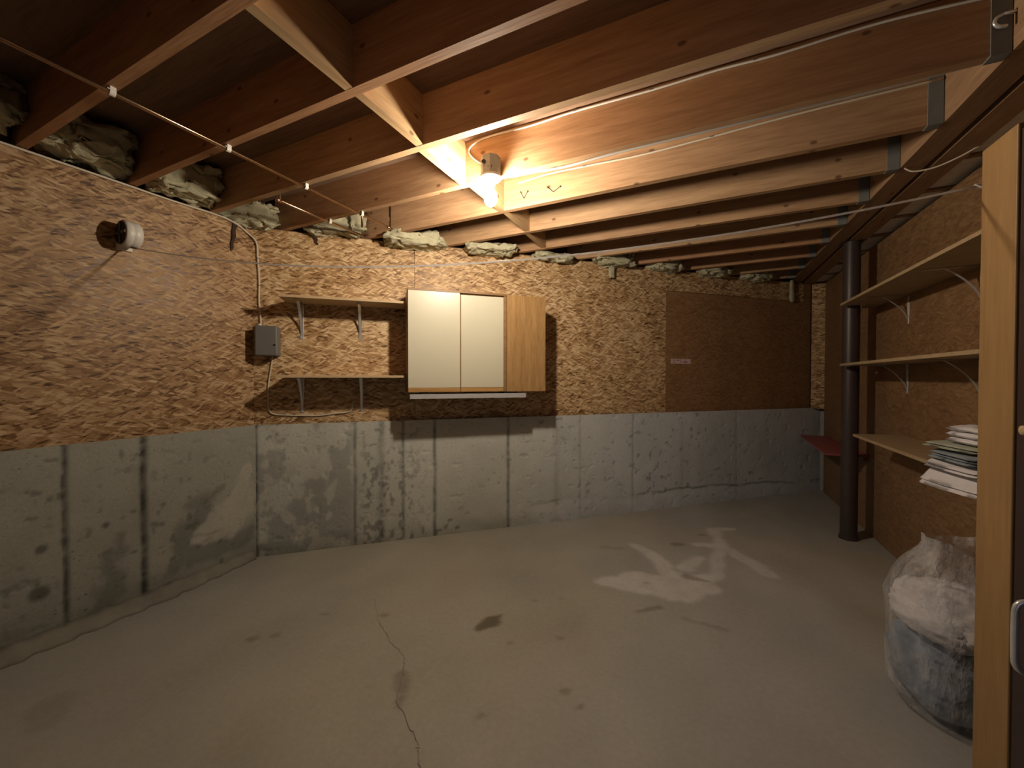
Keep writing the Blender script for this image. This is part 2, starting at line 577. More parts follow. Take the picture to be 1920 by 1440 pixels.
def lump(name, size, mat, parent=None, loc=(0, 0, 0), rotz=0.0, seed=0, amp=0.25, freq=5.0, power=0.55, nu=28, nv=18, rag=0.0):
    """irregular soft body: superellipsoid pushed about by noise"""
    vs, fs = [], []
    def sp(c):
        return math.copysign(abs(c) ** power, c)
    P = []
    for j in range(nv + 1):
        ph = -math.pi / 2 + math.pi * j / nv
        for i in range(nu):
            th = 2 * math.pi * i / nu
            P.append((sp(math.cos(ph)) * sp(math.cos(th)), sp(math.cos(ph)) * sp(math.sin(th)), sp(math.sin(ph))))
    P = np.array(P)
    q = P * np.array(size) / 2
    n1 = fbm(q[:, 0] * freq + 11, q[:, 1] * freq + 5, q[:, 2] * freq + 3, seed, 4) - 0.5
    n2 = fbm(q[:, 0] * freq * 3 + 1, q[:, 1] * freq * 3 + 7, q[:, 2] * freq * 3 + 2, seed + 5, 3) - 0.5
    q = q * (1 + amp * 2 * n1 + amp * 0.8 * n2)[:, None]
    if rag:
        q = q + rag * (np.stack([fbm(q[:, 0] * 22, q[:, 1] * 22, q[:, 2] * 60, seed + k, 3) for k in (31, 32, 33)], -1) - 0.5)
    for j in range(nv):
        for i in range(nu):
            fs.append((j * nu + i, j * nu + (i + 1) % nu, (j + 1) * nu + (i + 1) % nu, (j + 1) * nu + i))
    return mesh(name, q, fs, mat, parent, True, loc, rotz)


# ================================================================== STRUCTURE
# ---- floor
STAIN_W = [([(-0.56, 2.50), (-0.35, 2.60), (-0.10, 2.63), (0.04, 2.70)], [0.03, 0.13, 0.15, 0.08]),
           ([(-0.46, 3.16), (-0.33, 3.06), (-0.19, 2.87), (-0.09, 2.75)], [0.03, 0.05, 0.06, 0.08]),
           ([(-0.07, 2.95), (0.02, 3.14)], [0.05, 0.03]),
           ([(0.12, 3.75), (0.16, 3.52), (0.14, 3.2), (0.12, 2.92), (0.0, 2.75)], [0.04, 0.05, 0.045, 0.04, 0.08]),
           ([(-0.02, 3.36), (0.14, 3.41), (0.24, 3.34), (0.32, 3.24), (0.44, 3.06)], [0.02, 0.05, 0.05, 0.06, 0.06]),
           ([(0.12, 3.76), (0.24, 3.85)], [0.04, 0.03])]
STAIN_FAINT = [([(0.5, 3.6), (0.8, 3.4), (1.05, 3.0)], [0.12, 0.14, 0.2]), ([(0.3, 3.0), (0.6, 2.7), (0.9, 2.4)], [0.08, 0.14, 0.2])]
STAIN_D = [([(-1.02, 1.75), (-0.985, 1.84), (-0.97, 1.90)], [0.020, 0.048, 0.012], 0.75),
           ([(-0.30, 2.26), (-0.19, 2.36)], [0.012, 0.022], 0.4),
           ([(-0.07, 2.30), (0.13, 2.29)], [0.012, 0.02], 0.25),
           ([(-0.06, 2.80), (0.06, 2.79)], [0.035, 0.012], 0.45),
           ([(-1.16, 1.33), (-1.11, 1.28)], [0.032, 0.030], 0.35),
           ([(-1.08, 1.24), (-1.06, 1.20)], [0.020, 0.014], 0.4),
           ([(-0.65, 3.02), (-0.52, 3.05)], [0.03, 0.02], 0.22),
           ([(-2.3, 0.62), (-2.2, 0.58)], [0.07, 0.05], 0.12)]
for (sx, sy, sr) in [(-0.86, 2.12, 0.008), (-0.72, 2.2, 0.006), (-0.62, 1.86, 0.012), (-0.83, 1.72, 0.01), (-0.16, 3.31, 0.035), (-0.5, 1.55, 0.018), (-0.42, 1.5, 0.012),
                     (-1.85, 1.5, 0.012), (-2.0, 1.2, 0.02), (-1.92, 1.27, 0.016), (-0.3, 2.6, 0.012), (0.02, 3.6, 0.02), (-0.75, 1.3, 0.012), (-1.55, 1.63, 0.016)]:
    STAIN_D.append(([(sx, sy), (sx + sr, sy + sr * 0.5)], sr, 0.4))


def floor_tone(X, Y):
    wx = X + 0.10 * (fbm(X * 5, Y * 5, seed=3) - 0.5) + 0.03 * (fbm(X * 24, Y * 24, seed=5) - 0.5)
    wy = Y + 0.10 * (fbm(X * 5, Y * 5, seed=4) - 0.5) + 0.03 * (fbm(X * 24, Y * 24, seed=6) - 0.5)
    base = np.array([0.395, 0.378, 0.312])
    c = np.ones(X.shape + (3,)) * base
    big = fbm(X * 1.3, Y * 1.3, seed=21, oct=5)
    mid = fbm(X * 5, Y * 3, seed=22, oct=4)
    c *= (0.74 + 0.32 * big + 0.20 * mid)[..., None]
    warm = sstep(0.45, 0.75, fbm(X * 1.1 + 4, Y * 1.1, seed=30))
    c *= 1 + warm[..., None] * np.array([0.02, -0.005, -0.05])
    cool = sstep(0.35, 0.75, fbm(X * 0.9, Y * 0.9 + 8, seed=33)) * 0.7 + 0.5 * sstep(-0.9, 0.7, X)  # random cool tint, plus cool light painted in towards the right
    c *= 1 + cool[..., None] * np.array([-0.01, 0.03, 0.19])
    red = sstep(0.55, 0.75, fbm(X * 2.2 + 9, Y * 2.2, seed=41)) * 0.5
    c *= 1 + red[..., None] * np.array([0.03, -0.02, -0.03])
    w = np.zeros(X.shape)
    for p, r in STAIN_W:
        w = np.maximum(w, sstep(0.025, -0.02, capsule(wx, wy, p, r)))
    w *= 0.55 + 0.6 * fbm(X * 14, Y * 14, seed=51)
    for p, r in STAIN_FAINT:
        w = np.maximum(w, 0.22 * sstep(0.12, -0.1, capsule(wx, wy, p, r)))
    c = c * (1 - 0.75 * w[..., None]) + np.array([0.70, 0.69, 0.68]) * 0.75 * w[..., None]
    fx = X + 0.02 * (fbm(X * 40, Y * 40, seed=61) - 0.5); fy = Y + 0.02 * (fbm(X * 40, Y * 40, seed=62) - 0.5)
    for p, r, k in STAIN_D:
        d = sstep(0.012, -0.012, capsule(fx, fy, p, r)) * k
        c *= (1 - d[..., None] * np.array([0.80, 0.86, 0.95]))
    return c


def floor_xyz(U, V):
    return U, V, 0.0015 * (fbm(U * 2, V * 2, seed=70) - 0.5)


fl = grid_mesh('floor', np.arange(-3.05, 2.45, 0.016), np.arange(-0.9, 6.0, 0.016), floor_xyz, floor_tone, 'floor')
structure(fl, 'bare stained concrete basement floor with white paint spills', 'floor')
cr_pts = [(-1.70, 1.73), (-1.62, 1.66), (-1.535, 1.58), (-1.45, 1.54), (-1.36, 1.475), (-1.29, 1.46), (-1.236, 1.43), (-1.20, 1.39), (-1.165, 1.35),
          (-1.12, 1.28), (-1.10, 1.23), (-1.07, 1.21), (-1.0, 1.17), (-0.962, 1.141), (-0.93, 1.135), (-0.897, 1.112), (-0.875, 1.09), (-0.86, 1.074), (-0.84, 1.05), (-0.80, 1.03), (-0.74, 0.97), (-0.70, 0.9), (-0.62, 0.82)]
g = Geo()
rv = random.Random(3)
fine = []
for a, b in zip(cr_pts[:-1], cr_pts[1:]):
    for k in range(4):
        s = k / 4
        fine.append((a[0] + (b[0] - a[0]) * s + rv.uniform(-.006, .006), a[1] + (b[1] - a[1]) * s + rv.uniform(-.006, .006)))
vs_, fs_ = [], []
for i, (x, y) in enumerate(fine):
    w = rv.uniform(0.0003, 0.0016)
    vs_ += [(x - w * 0.6, y - w, 0.0012), (x + w * 0.6, y + w, 0.0012)]
    if i:
        fs_.append((2 * i - 2, 2 * i - 1, 2 * i + 1, 2 * i))
mesh('crack', vs_, fs_, 'crack', fl)


# ---- concrete of the walls (lower part) with form-board seams, pits and damp stains
def conc_tone(S, Z, seams, seed, extra=None, base=(0.56, 0.565, 0.51)):
    base = np.array(base)
    c = np.ones(S.shape + (3,)) * base
    c *= (0.80 + 0.30 * fbm(S * 2.4, Z * 2.4, seed=seed) + 0.16 * fbm(S * 9, Z * 9, seed=seed + 1))[..., None]
    # alternate boards differ a little
    edges = [-9] + [q[0] for q in seams] + [99]
    rv = random.Random(seed)
    for a, b in zip(edges[:-1], edges[1:]):
        msk = (S >= a) & (S < b)
        c[msk] *= rv.uniform(0.93, 1.07)
    d = np.zeros(S.shape)
    for q in seams:
        s0, w, k = q[0], q[1], q[2]
        wob = S - s0 + 0.008 * (fbm(S * 0 + 3, Z * 9, seed=seed + 7) - 0.5)
        rough = 0.25 + 1.1 * fbm(S * 30, Z * 22, seed=seed + 9)
        d = np.maximum(d, k * np.clip(rough, 0.1, 0.95) * np.exp(-(wob / w) ** 2))
    c *= (1 - d)[..., None]
    # dirt and damp towards the slab, patchy with its own outline
    damp = sstep(0.20, 0.0, Z + 0.22 * (fbm(S * 4, Z * 6, seed=seed + 11) - 0.5)) * (0.25 + 0.5 * fbm(S * 7, Z * 7, seed=seed + 12))
    c *= (1 - damp[..., None] * np.array([0.55, 0.58, 0.62]))
    spots = sstep(0.66, 0.76, fbm(S * 22, Z * 26, seed=seed + 13, oct=3)) * sstep(0.40, 0.62, fbm(S * 2.2, Z * 2.2, seed=seed + 14))
    c *= (1 - 0.36 * spots)[..., None]
    if extra is not None:
        c = extra(c, S, Z)
    return c


def conc_depth(S, Z, seams, seed):
    d = 0.004 * (fbm(S * 6, Z * 6, seed=seed + 40) - 0.5) + 0.006 * (fbm(S * 1.2, Z * 1.2, seed=seed + 41) - 0.5)
    for q in seams:
        d = d - q[3] * np.exp(-((S - q[0]) / (q[1] * 0.8)) ** 2) * (0.4 + fbm(S * 30, Z * 22, seed=seed + 9))
    d = d - 0.004 * sstep(0.68, 0.78, fbm(S * 22, Z * 26, seed=seed + 13, oct=3))
    return d


SEAM_D = [(0.004, 0.012, 0.8, 0.004), (0.666, 0.011, 0.6, 0.003), (0.86, 0.026, 0.45, 0.004), (1.026, 0.012, 0.65, 0.003), (1.274, 0.014, 0.7, 0.003), (1.904, 0.014, 0.75, 0.003),
          (2.36, 0.03, 0.18, 0.002), (2.60, 0.012, 0.25, 0.002), (3.164, 0.012, 0.28, 0.003), (3.75, 0.03, 0.12, 0.002), (4.45, 0.03, 0.12, 0.002)]


def diag_extra(c, S, Z):
    # mottled dark-wet bay beside the corner, with paler crusted patches
    n1 = fbm(S * 7, Z * 6, seed=101, oct=5); n2 = fbm(S * 16, Z * 13, seed=102, oct=4)
    bay = sstep(0.72, 0.60, S) * sstep(-0.02, 0.03, S)
    wet = bay * np.maximum(sstep(0.50, 0.58, n1) * 0.55, sstep(0.56, 0.66, n2) * sstep(0.75, 0.35, Z) * 0.55)
    patch = sstep(0.02, -0.02, capsule(S + 0.05 * (n2 - .5), Z + 0.09 * (n1 - .5), [(0.60, 0.58), (0.585, 0.42), (0.57, 0.30)], [0.04, 0.07, 0.05]))
    wet = np.maximum(wet, patch * 0.5)
    loops = sstep(0.012, 0.0, np.abs(fbm(S * 4.2 + 3, Z * 4.2, seed=105) - 0.5)) * bay * sstep(0.3, 0.6, n2) * 0.35
    wet = np.maximum(wet, loops)
    c = c * (1 - wet[..., None] * np.array([0.56, 0.55, 0.52]))
    # honeycombed strips between the narrow boards
    h = sstep(0.55, 0.68, fbm(S * 34, Z * 24, seed=110, oct=3)) * (sstep(0.66, 0.75, S) * sstep(1.30, 1.0, S) * sstep(0.85, 0.6, Z)) * 0.45
    c = c * (1 - h)[..., None]
    # row of pits and the pale crust with a dark wavy line above it at the far end
    for k in range(26):
        px, pz = 2.2 + 0.125 * k + 0.06 * math.sin(k * 3.1), 0.72 + 0.05 * math.sin(k * 1.7) - (0.25 if k % 5 == 0 else 0)
        c = c * (1 - 0.55 * sstep(0.014, 0.004, np.hypot(S - px, (Z - pz) * 1.2)))[..., None]
    zl = 0.19 + 0.05 * (fbm(S * 2.0, S * 0, seed=120) - 0.5) * 2 - 0.02 * (S - 2.6)
    on = sstep(2.0, 2.3, S)
    ln = sstep(0.016, 0.003, np.abs(Z - zl + 0.02 * (n2 - .5))) * on * sstep(0.3, 0.55, fbm(S * 3, S * 0 + 4, seed=121)) * 0.5
    c = c * (1 - ln)[..., None]
    crust = on * sstep(zl, zl - 0.05, Z) * (0.25 + 0.4 * n2)
    c = c * (1 - crust[..., None]) + np.array([0.70, 0.69, 0.66]) * crust[..., None]
    cool = sstep(1.6, 3.6, S)  # cool fill light painted into the far end as a bluer, paler tone
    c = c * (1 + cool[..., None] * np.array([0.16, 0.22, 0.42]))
    return c


SEAM_L = [(-0.945, 0.012, 0.85, 0.008), (-0.633, 0.017, 0.9, 0.012), (-1.9, 0.012, 0.5, 0.005)]


def left_extra(c, S, Z):
    n1 = fbm(S * 5, Z * 5, seed=201, oct=5); n2 = fbm(S * 14, Z * 12, seed=202, oct=4)
    ws, wz = S + 0.24 * (n1 - .5) + 0.10 * (n2 - .5), Z + 0.16 * (fbm(S * 5, Z * 5, seed=204) - .5) + 0.05 * (n2 - .5)
    dk = sstep(0.03, -0.03, capsule(ws, wz, [(-0.46, 0.20), (-0.45, 0.34), (-0.34, 0.47), (-0.27, 0.56)], [0.08, 0.09, 0.06, 0.03])) * 0.36
    dk = np.maximum(dk, 0.36 * sstep(0.03, -0.03, capsule(ws, wz, [(-0.35, 0.17), (-0.05, 0.20)], [0.07, 0.06])))
    dk = np.maximum(dk, 0.35 * sstep(0.03, -0.03, capsule(ws, wz, [(-0.77, 0.42), (-0.80, 0.2), (-0.8, 0.05)], [0.02, 0.04, 0.06])))
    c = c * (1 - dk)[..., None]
    lt = sstep(0.02, -0.02, capsule(ws, wz, [(-0.33, 0.30), (-0.2, 0.34), (-0.1, 0.40), (-0.05, 0.62)], [0.06, 0.11, 0.09, 0.07])) * (0.3 + 0.5 * n2)
    c = c * (1 - lt[..., None]) + np.array([0.52, 0.49, 0.42]) * lt[..., None]
    for (px, pz, pr) in ((-1.02, 0.46, 0.03), (-0.79, 0.5, 0.022), (-1.04, 0.25, 0.05), (-1.3, 0.6, 0.03)):
        c = c * (1 - 0.6 * sstep(pr, pr * 0.4, np.hypot(S - px + 0.03 * (n2 - .5), Z - pz)))[..., None]
    return c


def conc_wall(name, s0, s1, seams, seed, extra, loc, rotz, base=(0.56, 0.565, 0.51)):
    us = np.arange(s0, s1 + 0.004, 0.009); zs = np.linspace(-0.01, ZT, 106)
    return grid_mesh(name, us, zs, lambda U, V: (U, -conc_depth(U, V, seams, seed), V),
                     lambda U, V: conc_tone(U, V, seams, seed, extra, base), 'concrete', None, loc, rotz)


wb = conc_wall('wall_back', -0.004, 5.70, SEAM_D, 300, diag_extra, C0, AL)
structure(wb, 'slanted back wall, grey concrete below and strand board above', 'wall')
wl = conc_wall('wall_left', -2.3, 0.004, SEAM_L, 400, left_extra, C0, math.radians(90), (0.33, 0.325, 0.28))  # base tone darkened for stains and for painted-in lens falloff
structure(wl, 'left wall, stained concrete below and strand board above, both darkened for lens falloff', 'wall')
Geo().box(-2.3, 0.02, 0.035, 0.20, -0.02, ZT - 0.001).build('concrete_core', 'drywall', wl)
Geo().box(-0.05, 5.8, 0.035, 0.20, -0.02, ZT - 0.001).build('concrete_core', 'drywall', wb)


def sheet(parent, s0, s1, z0, z1, mat, d=OSB_D, th=0.012, name='osb_sheet', gap=0.0012):
    """board on a wall; local -y faces the room"""
    return Geo().box(s0 + gap, s1 - gap, -d, -d + th, z0, z1, 0.0008).build(name, mat, parent)


ZB = HC - 0.012
sheet(wb, -0.02, 1.122, ZT - 0.01, ZB, 'osb')
sheet(wb, 1.122, 3.56, ZT - 0.01, 2.20, 'osb')
sheet(wb, 1.122, 3.56, 2.20, ZB, 'osb')
sheet(wb, 3.56, 5.44, ZT - 0.01, 2.165, 'osb_brown')
sheet(wb, 3.56, 5.44, 2.168, ZB, 'osb', d=OSB_D + 0.004)
sheet(wb, 5.44, 5.56, ZT - 0.01, ZB, 'osb_brown')
sheet(wl, -1.22, 0.02, ZT - 0.01, ZB, 'osb_dimmed')
sheet(wl, -2.44, -1.22, ZT - 0.01, ZB, 'osb_dimmed')
# top plates and rim boards behind the insulation
Geo().box(-2.4, 0.05, 0.045, 0.20, ZB - 0.04, HC - 0.001).build('top_plate', 'plate', wl)
Geo().box(-0.05, 5.7, 0.045, 0.20, ZB - 0.04, HC - 0.001).build('top_plate', 'plate', wb)
Geo().box(-2.4, 0.12, 0.20, 0.24, ZT - 0.02, HS).build('rim_board', 'plate', wl)
Geo().box(-0.12, 5.8, 0.20, 0.24, ZT - 0.02, HS).build('rim_board', 'plate', wb)

# footing ledge running along the foot of the left wall
g = Geo()
ys = np.linspace(-0.55, 1.76, 60)
vs_, fs_ = [], []
for i, y in enumerate(ys):
    jx, jz = 0.012 * math.sin(i * 1.7) + 0.008 * math.sin(i * 3.3), 0.006 * math.sin(i * 2.3)
    taper = min(1.0, (1.79 - y) / 0.5)
    w = (0.10 + jx) * (0.3 + 0.7 * taper)
    vs_ += [(XL - 0.02, y, 0.060 + jz), (XL + w * 0.35, y, 0.045 + jz), (XL + w * 0.8, y, 0.016), (XL + w, y, -0.004), (XL - 0.02, y, -0.004)]
for i in range(len(ys) - 1):
    for k in range(5):
        fs_.append((i * 5 + k, i * 5 + (k + 1) % 5, (i + 1) * 5 + (k + 1) % 5, (i + 1) * 5 + k))
fs_ += [(4, 3, 2, 1, 0), tuple(range(len(vs_) - 5, len(vs_)))]
M['ledge'] = plain('ledge_concrete', (0.24, 0.225, 0.185), 0.9, noise_amt=0.35, scale=9, bump=0.6)
bl = mesh('baseboard_left', vs_, fs_, 'ledge', None, True)
structure(bl, 'rough concrete ledge along the foot of the left wall', 'ledge')

# short end wall beyond the slanted wall
we = thing('wall_end', 'narrow strip of end wall in the far right corner', 'wall', (1.165, 5.575, 0))
we['kind'] = 'structure'
sheet(we, 0.0, 1.3, ZT - 0.01, ZB, 'osb', d=0.0)
Geo().box(0.10, 1.3, 0.09, 0.25, -0.01, ZT).build('concrete_base', plain('end_concrete', (0.44, 0.44, 0.43), 0.85, noise_amt=0.2, scale=12), we)
Geo().box(-0.05, 1.3, 0.06, 0.25, ZT - 0.02, HS).build('rim_board', 'plate', we)

# right partition of brown boards; local x runs towards the camera
wr = thing('wall_right', 'right partition wall of plain brown boards behind the shelves', 'wall', (XR, 5.575, 0), math.radians(-90))
wr['kind'] = 'structure'
for a, b in ((0, 1.02), (1.02, 2.24), (2.24, 3.46), (3.46, 4.68), (4.68, 6.1)):
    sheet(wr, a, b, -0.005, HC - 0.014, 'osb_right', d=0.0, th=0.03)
# outer shell beyond the partition and behind the camera
wo = Geo().box(0, 6.6, 0.0, 0.05, -0.02, HS).build('wall_outer', 'drywall', None, False, (2.4, 5.85, 0), math.radians(-90))
structure(wo, 'plain outer wall hidden beyond the right partition', 'wall')
g = Geo().box(-3.3, 0.13, -0.55, -0.45, -0.02, HS).box(0.75, 2.45, -0.55, -0.45, -0.02, HS).box(0.13, 0.75, -0.55, -0.45, 2.05, HS)  # doorway gap added, out of view, to let in cool fill light
wn = g.build('wall_near', 'drywall')
structure(wn, 'plain wall behind the camera with a doorway added for cool fill light', 'wall')

# ---- ceiling: subfloor, joists, blocking, beam
ce = Geo().box(-3.4, 2.45, -0.6, 6.1, HS, HS + 0.03).build('ceiling', 'subfloor')
structure(ce, 'open joist ceiling with dark subfloor boards above', 'ceiling')
JT = 0.038
JY = [0.697 + 0.4064 * k for k in range(-3, 13)]


def wall_x(y):
    """x of the plate line (a little behind the board face) at this y"""
    if y < YC:
        return XL - 0.10
    return XL + (y - YC) / math.tan(AL) - 0.16


HANG = Geo().box(-0.05, 0.0, -0.0035, 0.0, 0.0, 0.20).box(-0.05, 0.0, JT, JT + 0.0035, 0.0, 0.20).box(-0.05, 0.0, -0.0035, JT + 0.0035, -0.004, 0.0)
hang_me = None
for k, y in enumerate(JY):
    x0 = max(wall_x(y), wall_x(y + JT))
    if x0 < 0.86:
        o = Geo().box(x0, 0.937, y, y + JT, HC, HS).build('joist', 'joist', ce)
        # local origin on the joist so that the grain differs
        if hang_me is None:
            h = HANG.build('joist_hanger', 'dull_steel', o, False, (0.935, y, HC)); hang_me = h.data
        else:
            h = bpy.data.objects.new('joist_hanger', hang_me); h.location = (0.935, y, HC); link(h, o)
    Geo().box(1.185, 2.4, y - 0.003, y + JT - 0.003, HC + 0.002, HS).build('joist', 'beam', ce)
    Geo().box(1.186, 2.4, y + JT - 0.001, y + 0.4014, HC + 0.012 + 0.004 * math.sin(k * 2.7), HC + 0.03).build('ceiling_panel', 'pale_joist', ce)
for k in range(len(JY) - 1):
    ya, yb = JY[k] + JT, JY[k + 1]
    bxx = -1.222 + 0.012 * math.sin(k * 2.1) + (0.03 if k > 5 else 0)
    if wall_x(yb) < bxx - 0.05:
        Geo().box(bxx, bxx + JT, ya, yb, HC + 0.002 + 0.003 * math.sin(k * 4.0), HS - 0.004).build('blocking', 'block', ce)
Geo().box(0.938, 1.046, -0.45, 5.62, HC - 0.002, HS).build('beam', 'beam', ce)
Geo().box(1.072, 1.182, -0.45, 5.62, HC - 0.004, HS).build('beam', 'beam', ce)
Geo().box(1.046, 1.072, -0.45, 5.62, HC + 0.10, HS).build('beam_core', 'beam', ce)

# ================================================================== THINGS ON THE SLANTED WALL
def wthing(name, label, cat, s, z, d=OSB_D, group=None):
    p = tow(s, d, z)
    return thing(name, label, cat, p, AL, group)


# ---- wall cabinet (local x along the wall, -y into the room, z up)
s0, s1, zb, zt, DEP = 1.046, 2.126, 1.188, 1.945, 0.30 - OSB_D
cab = wthing('wall_cabinet', 'oak wall cabinet with two cream doors hung beside the shelves', 'cabinet', s0, zb)
W, Hh = s1 - s0, zt - zb
Geo().box(0, W, -(DEP - 0.022), 0, 0, Hh, 0.001).build('body', 'oak', cab)
fy = -(DEP - 0.020)
dsplit, dend = 0.386, 0.738
d1 = Geo().box(0.004, dsplit - 0.003, fy - 0.020, fy, 0.034, Hh - 0.012, 0.0015).build('door', 'cream', cab)
d2 = Geo().box(dsplit + 0.005, dend - 0.012, fy - 0.020, fy, 0.034, Hh - 0.024, 0.0015).build('door', 'cream', cab)
Geo().box(0.004, dsplit - 0.003, fy - 0.019, fy, 0.001, 0.033, 0.002).build('pull_strip', 'oak_strip', d1)
Geo().box(dsplit + 0.005, dend - 0.012, fy - 0.019, fy, 0.001, 0.033, 0.002).build('pull_strip', 'oak_strip', d2)
Geo().box(0.0, dend + 0.012, fy - 0.021, fy + 0.02, Hh - 0.011, Hh + 0.004, 0.001).build('top_rail', 'brown_edge', cab)
Geo().box(dend - 0.009, dend + 0.014, fy - 0.014, fy, 0.0, Hh - 0.006, 0.001).build('stile', 'brown_edge', cab)
Geo().box(dend + 0.016, W, fy - 0.020, fy, 0.0, Hh - 0.002, 0.001).build('oak_panel', 'oak', cab)
cl = Geo().box(0.016, 0.916, fy - 0.010, fy + 0.006, -0.049, -0.014, 0.001).box(0.016, 0.916, fy + 0.006, -0.10, -0.018, -0.014).box(0.10, 0.16, -0.26, -0.10, -0.014, 0.001).box(0.75, 0.81, -0.26, -0.10, -0.014, 0.001).build('light_rail', plain('grey_rail', (0.42, 0.41, 0.42), 0.5), cab)
cl['label'] = 'pale grey rail under the cabinet'


# ---- two shelves on stamped steel brackets
def bracket_geo(depth, height, wdt=0.026, th=0.0022, rib=0.008):
    """stamped L bracket: arm under the board, leg on the wall, curved brace with a rib; local -y into the room"""
    g = Geo()
    g.box(-wdt / 2, wdt / 2, -depth, 0, -th, 0)                    # arm
    # leg, tapering downwards, two raised flanges and a groove
    g.add([(-wdt / 2, -th, 0), (wdt / 2, -th, 0), (wdt * 0.28, -th, -height), (-wdt * 0.28, -th, -height),
           (-wdt / 2, 0, 0), (wdt / 2, 0, 0), (wdt * 0.28, 0, -height), (-wdt * 0.28, 0, -height)],
          [(0, 1, 2, 3), (7, 6, 5, 4), (0, 4, 5, 1), (1, 5, 6, 2), (2, 6, 7, 3), (3, 7, 4, 0)])
    for sx in (-1, 1):
        pts = [(sx * wdt * 0.44, -th, -0.002), (sx * wdt * 0.36, -th, -height * 0.5), (sx * wdt * 0.24, -th, -height * 0.98)]
        g.tube(pts, 0.0038, 6, 4)
    # brace: a curved pressed strip from the arm to the foot of the leg
    nb, w0 = 9, wdt * 0.40
    k0 = len(g.v)
    for k in range(nb + 1):
        f = k / nb
        y = -depth * 0.62 * (1 - f) ** 1.6 - 0.004
        z = -0.003 - height * 0.93 * f ** 1.15
        w = w0 * (1 - 0.45 * f)
        g.v += [(-w, y, z), (w, y, z), (w, y + 0.005, z - 0.003), (-w, y + 0.005, z - 0.003)]
    for k in range(nb):
        for j in range(4):
            g.f.append((k0 + k * 4 + j, k0 + k * 4 + (j + 1) % 4, k0 + (k + 1) * 4 + (j + 1) % 4, k0 + (k + 1) * 4 + j))
    g.f += [(k0 + 3, k0 + 2, k0 + 1, k0), tuple(range(k0 + nb * 4, k0 + nb * 4 + 4))]
    return g


def screw_geo(r=0.006):
    return Geo().lathe([(r, 0), (r * 0.9, 0.002), (r * 0.4, 0.0035)], 10, axis='Y')


def wall_shelf(name, label, zpos, sA, sB, dep, brk, par_loc=None):
    t = wthing(name, label, 'shelf', sA, zpos)
    L = sB - sA
    Geo().box(0, L, -dep, 0, 0, 0.018, 0.002).build('board', 'shelf', t)
    for b in brk:
        o = bracket_geo(dep * 0.85, 0.262).build('bracket', 'chrome', t, False, (b - sA, -0.001, -0.001))
        smooth_by_angle(o, 35)
        for hz in (-0.04, -0.25):
            Geo().lathe([(0.006, 0), (0.0055, -0.003), (0.002, -0.0045)], 10, axis='Y').build('screw', 'chrome', o, True, (0, -0.0025, hz))
    return t


wall_shelf('wall_shelf', 'upper tan shelf on two steel brackets, left of the cabinet', 1.843, 0.205, 1.030, 0.26, (0.302, 0.709))
wall_shelf('wall_shelf', 'lower tan shelf on two steel brackets, left of the cabinet', 1.294, 0.200, 1.036, 0.26, (0.302, 0.717))

# ---- grey electrical box at the corner
eb = wthing('electrical_box', 'small grey electrical box fixed beside the wall corner', 'box', 0.024, 1.452)
Geo().box(0, 0.138, -0.072, 0, 0, 0.208, 0.006).build('body', 'grey_plastic', eb)
Geo().box(-0.002, 0.140, -0.108, -0.073, -0.002, 0.210, 0.010).build('cover', 'grey_plastic', eb)
Geo().lathe([(0.007, 0), (0.007, -0.003), (0.004, -0.004)], 12, axis='Y').build('latch_screw', 'dark', eb, True, (0.122, -0.108, 0.075))
Geo().lathe([(0.010, 0), (0.010, 0.018), (0.007, 0.022)], 12).build('connector', 'white_plastic', eb, True, (0.012, -0.035, 0.208))

# ---- cables
def cable(name, label, pts, rad, mat, staples=()):
    p0 = Vector(pts[0])
    t = thing(name, label, 'cable', p0)
    Geo().tube([Vector(p) - p0 for p in pts], rad, 8, 6).build('sheath', mat, t, True)
    for q in staples:
        q = Vector(q) - p0
        Geo().box(q.x - 0.008, q.x + 0.008, q.y - 0.008, q.y + 0.008, q.z - 0.003, q.z + 0.003).build('staple', 'dull_steel', t)
    return t


xw = XL + OSB_D + 0.0   # board face on the left wall is XL-0.03
xf = XL - 0.03 + 0.006
dq = OSB_D + 0.006
cable('feed_cable', 'cream cable along the top of the left wall down to the electrical box',
      [(xf, -0.3, 2.374), (xf, 0.6, 2.372), (xf, 1.044, 2.372), (xf, 1.30, 2.370), (xf, 1.55, 2.376), (xf + .003, 1.66, 2.362), (xf + .004, 1.74, 2.325)] +
      [tow(0.012, dq + .004, 2.27), tow(0.020, dq, 2.16), tow(0.028, dq, 2.0), tow(0.026, dq, 1.85), tow(0.034, dq, 1.74), tow(0.036, dq, 1.672)], 0.0065, 'cable',
      [tow(0.021, dq, 2.155), tow(0.028, dq, 1.96)])
cable('outlet_cable', 'thin cream cable looping from the electrical box under the lower shelf',
      [tow(0.11, dq, 1.455), tow(0.098, dq, 1.36), tow(0.082, dq, 1.25), tow(0.078, dq, 1.13), tow(0.083, dq, 1.065), tow(0.11, dq, 1.030), tow(0.20, dq, 1.018), tow(0.32, dq, 1.012),
       tow(0.42, dq, 1.010), tow(0.52, dq, 1.022), tow(0.60, dq, 1.028), tow(0.64, dq, 1.045), tow(0.652, dq, 1.10)], 0.0055, 'cable')

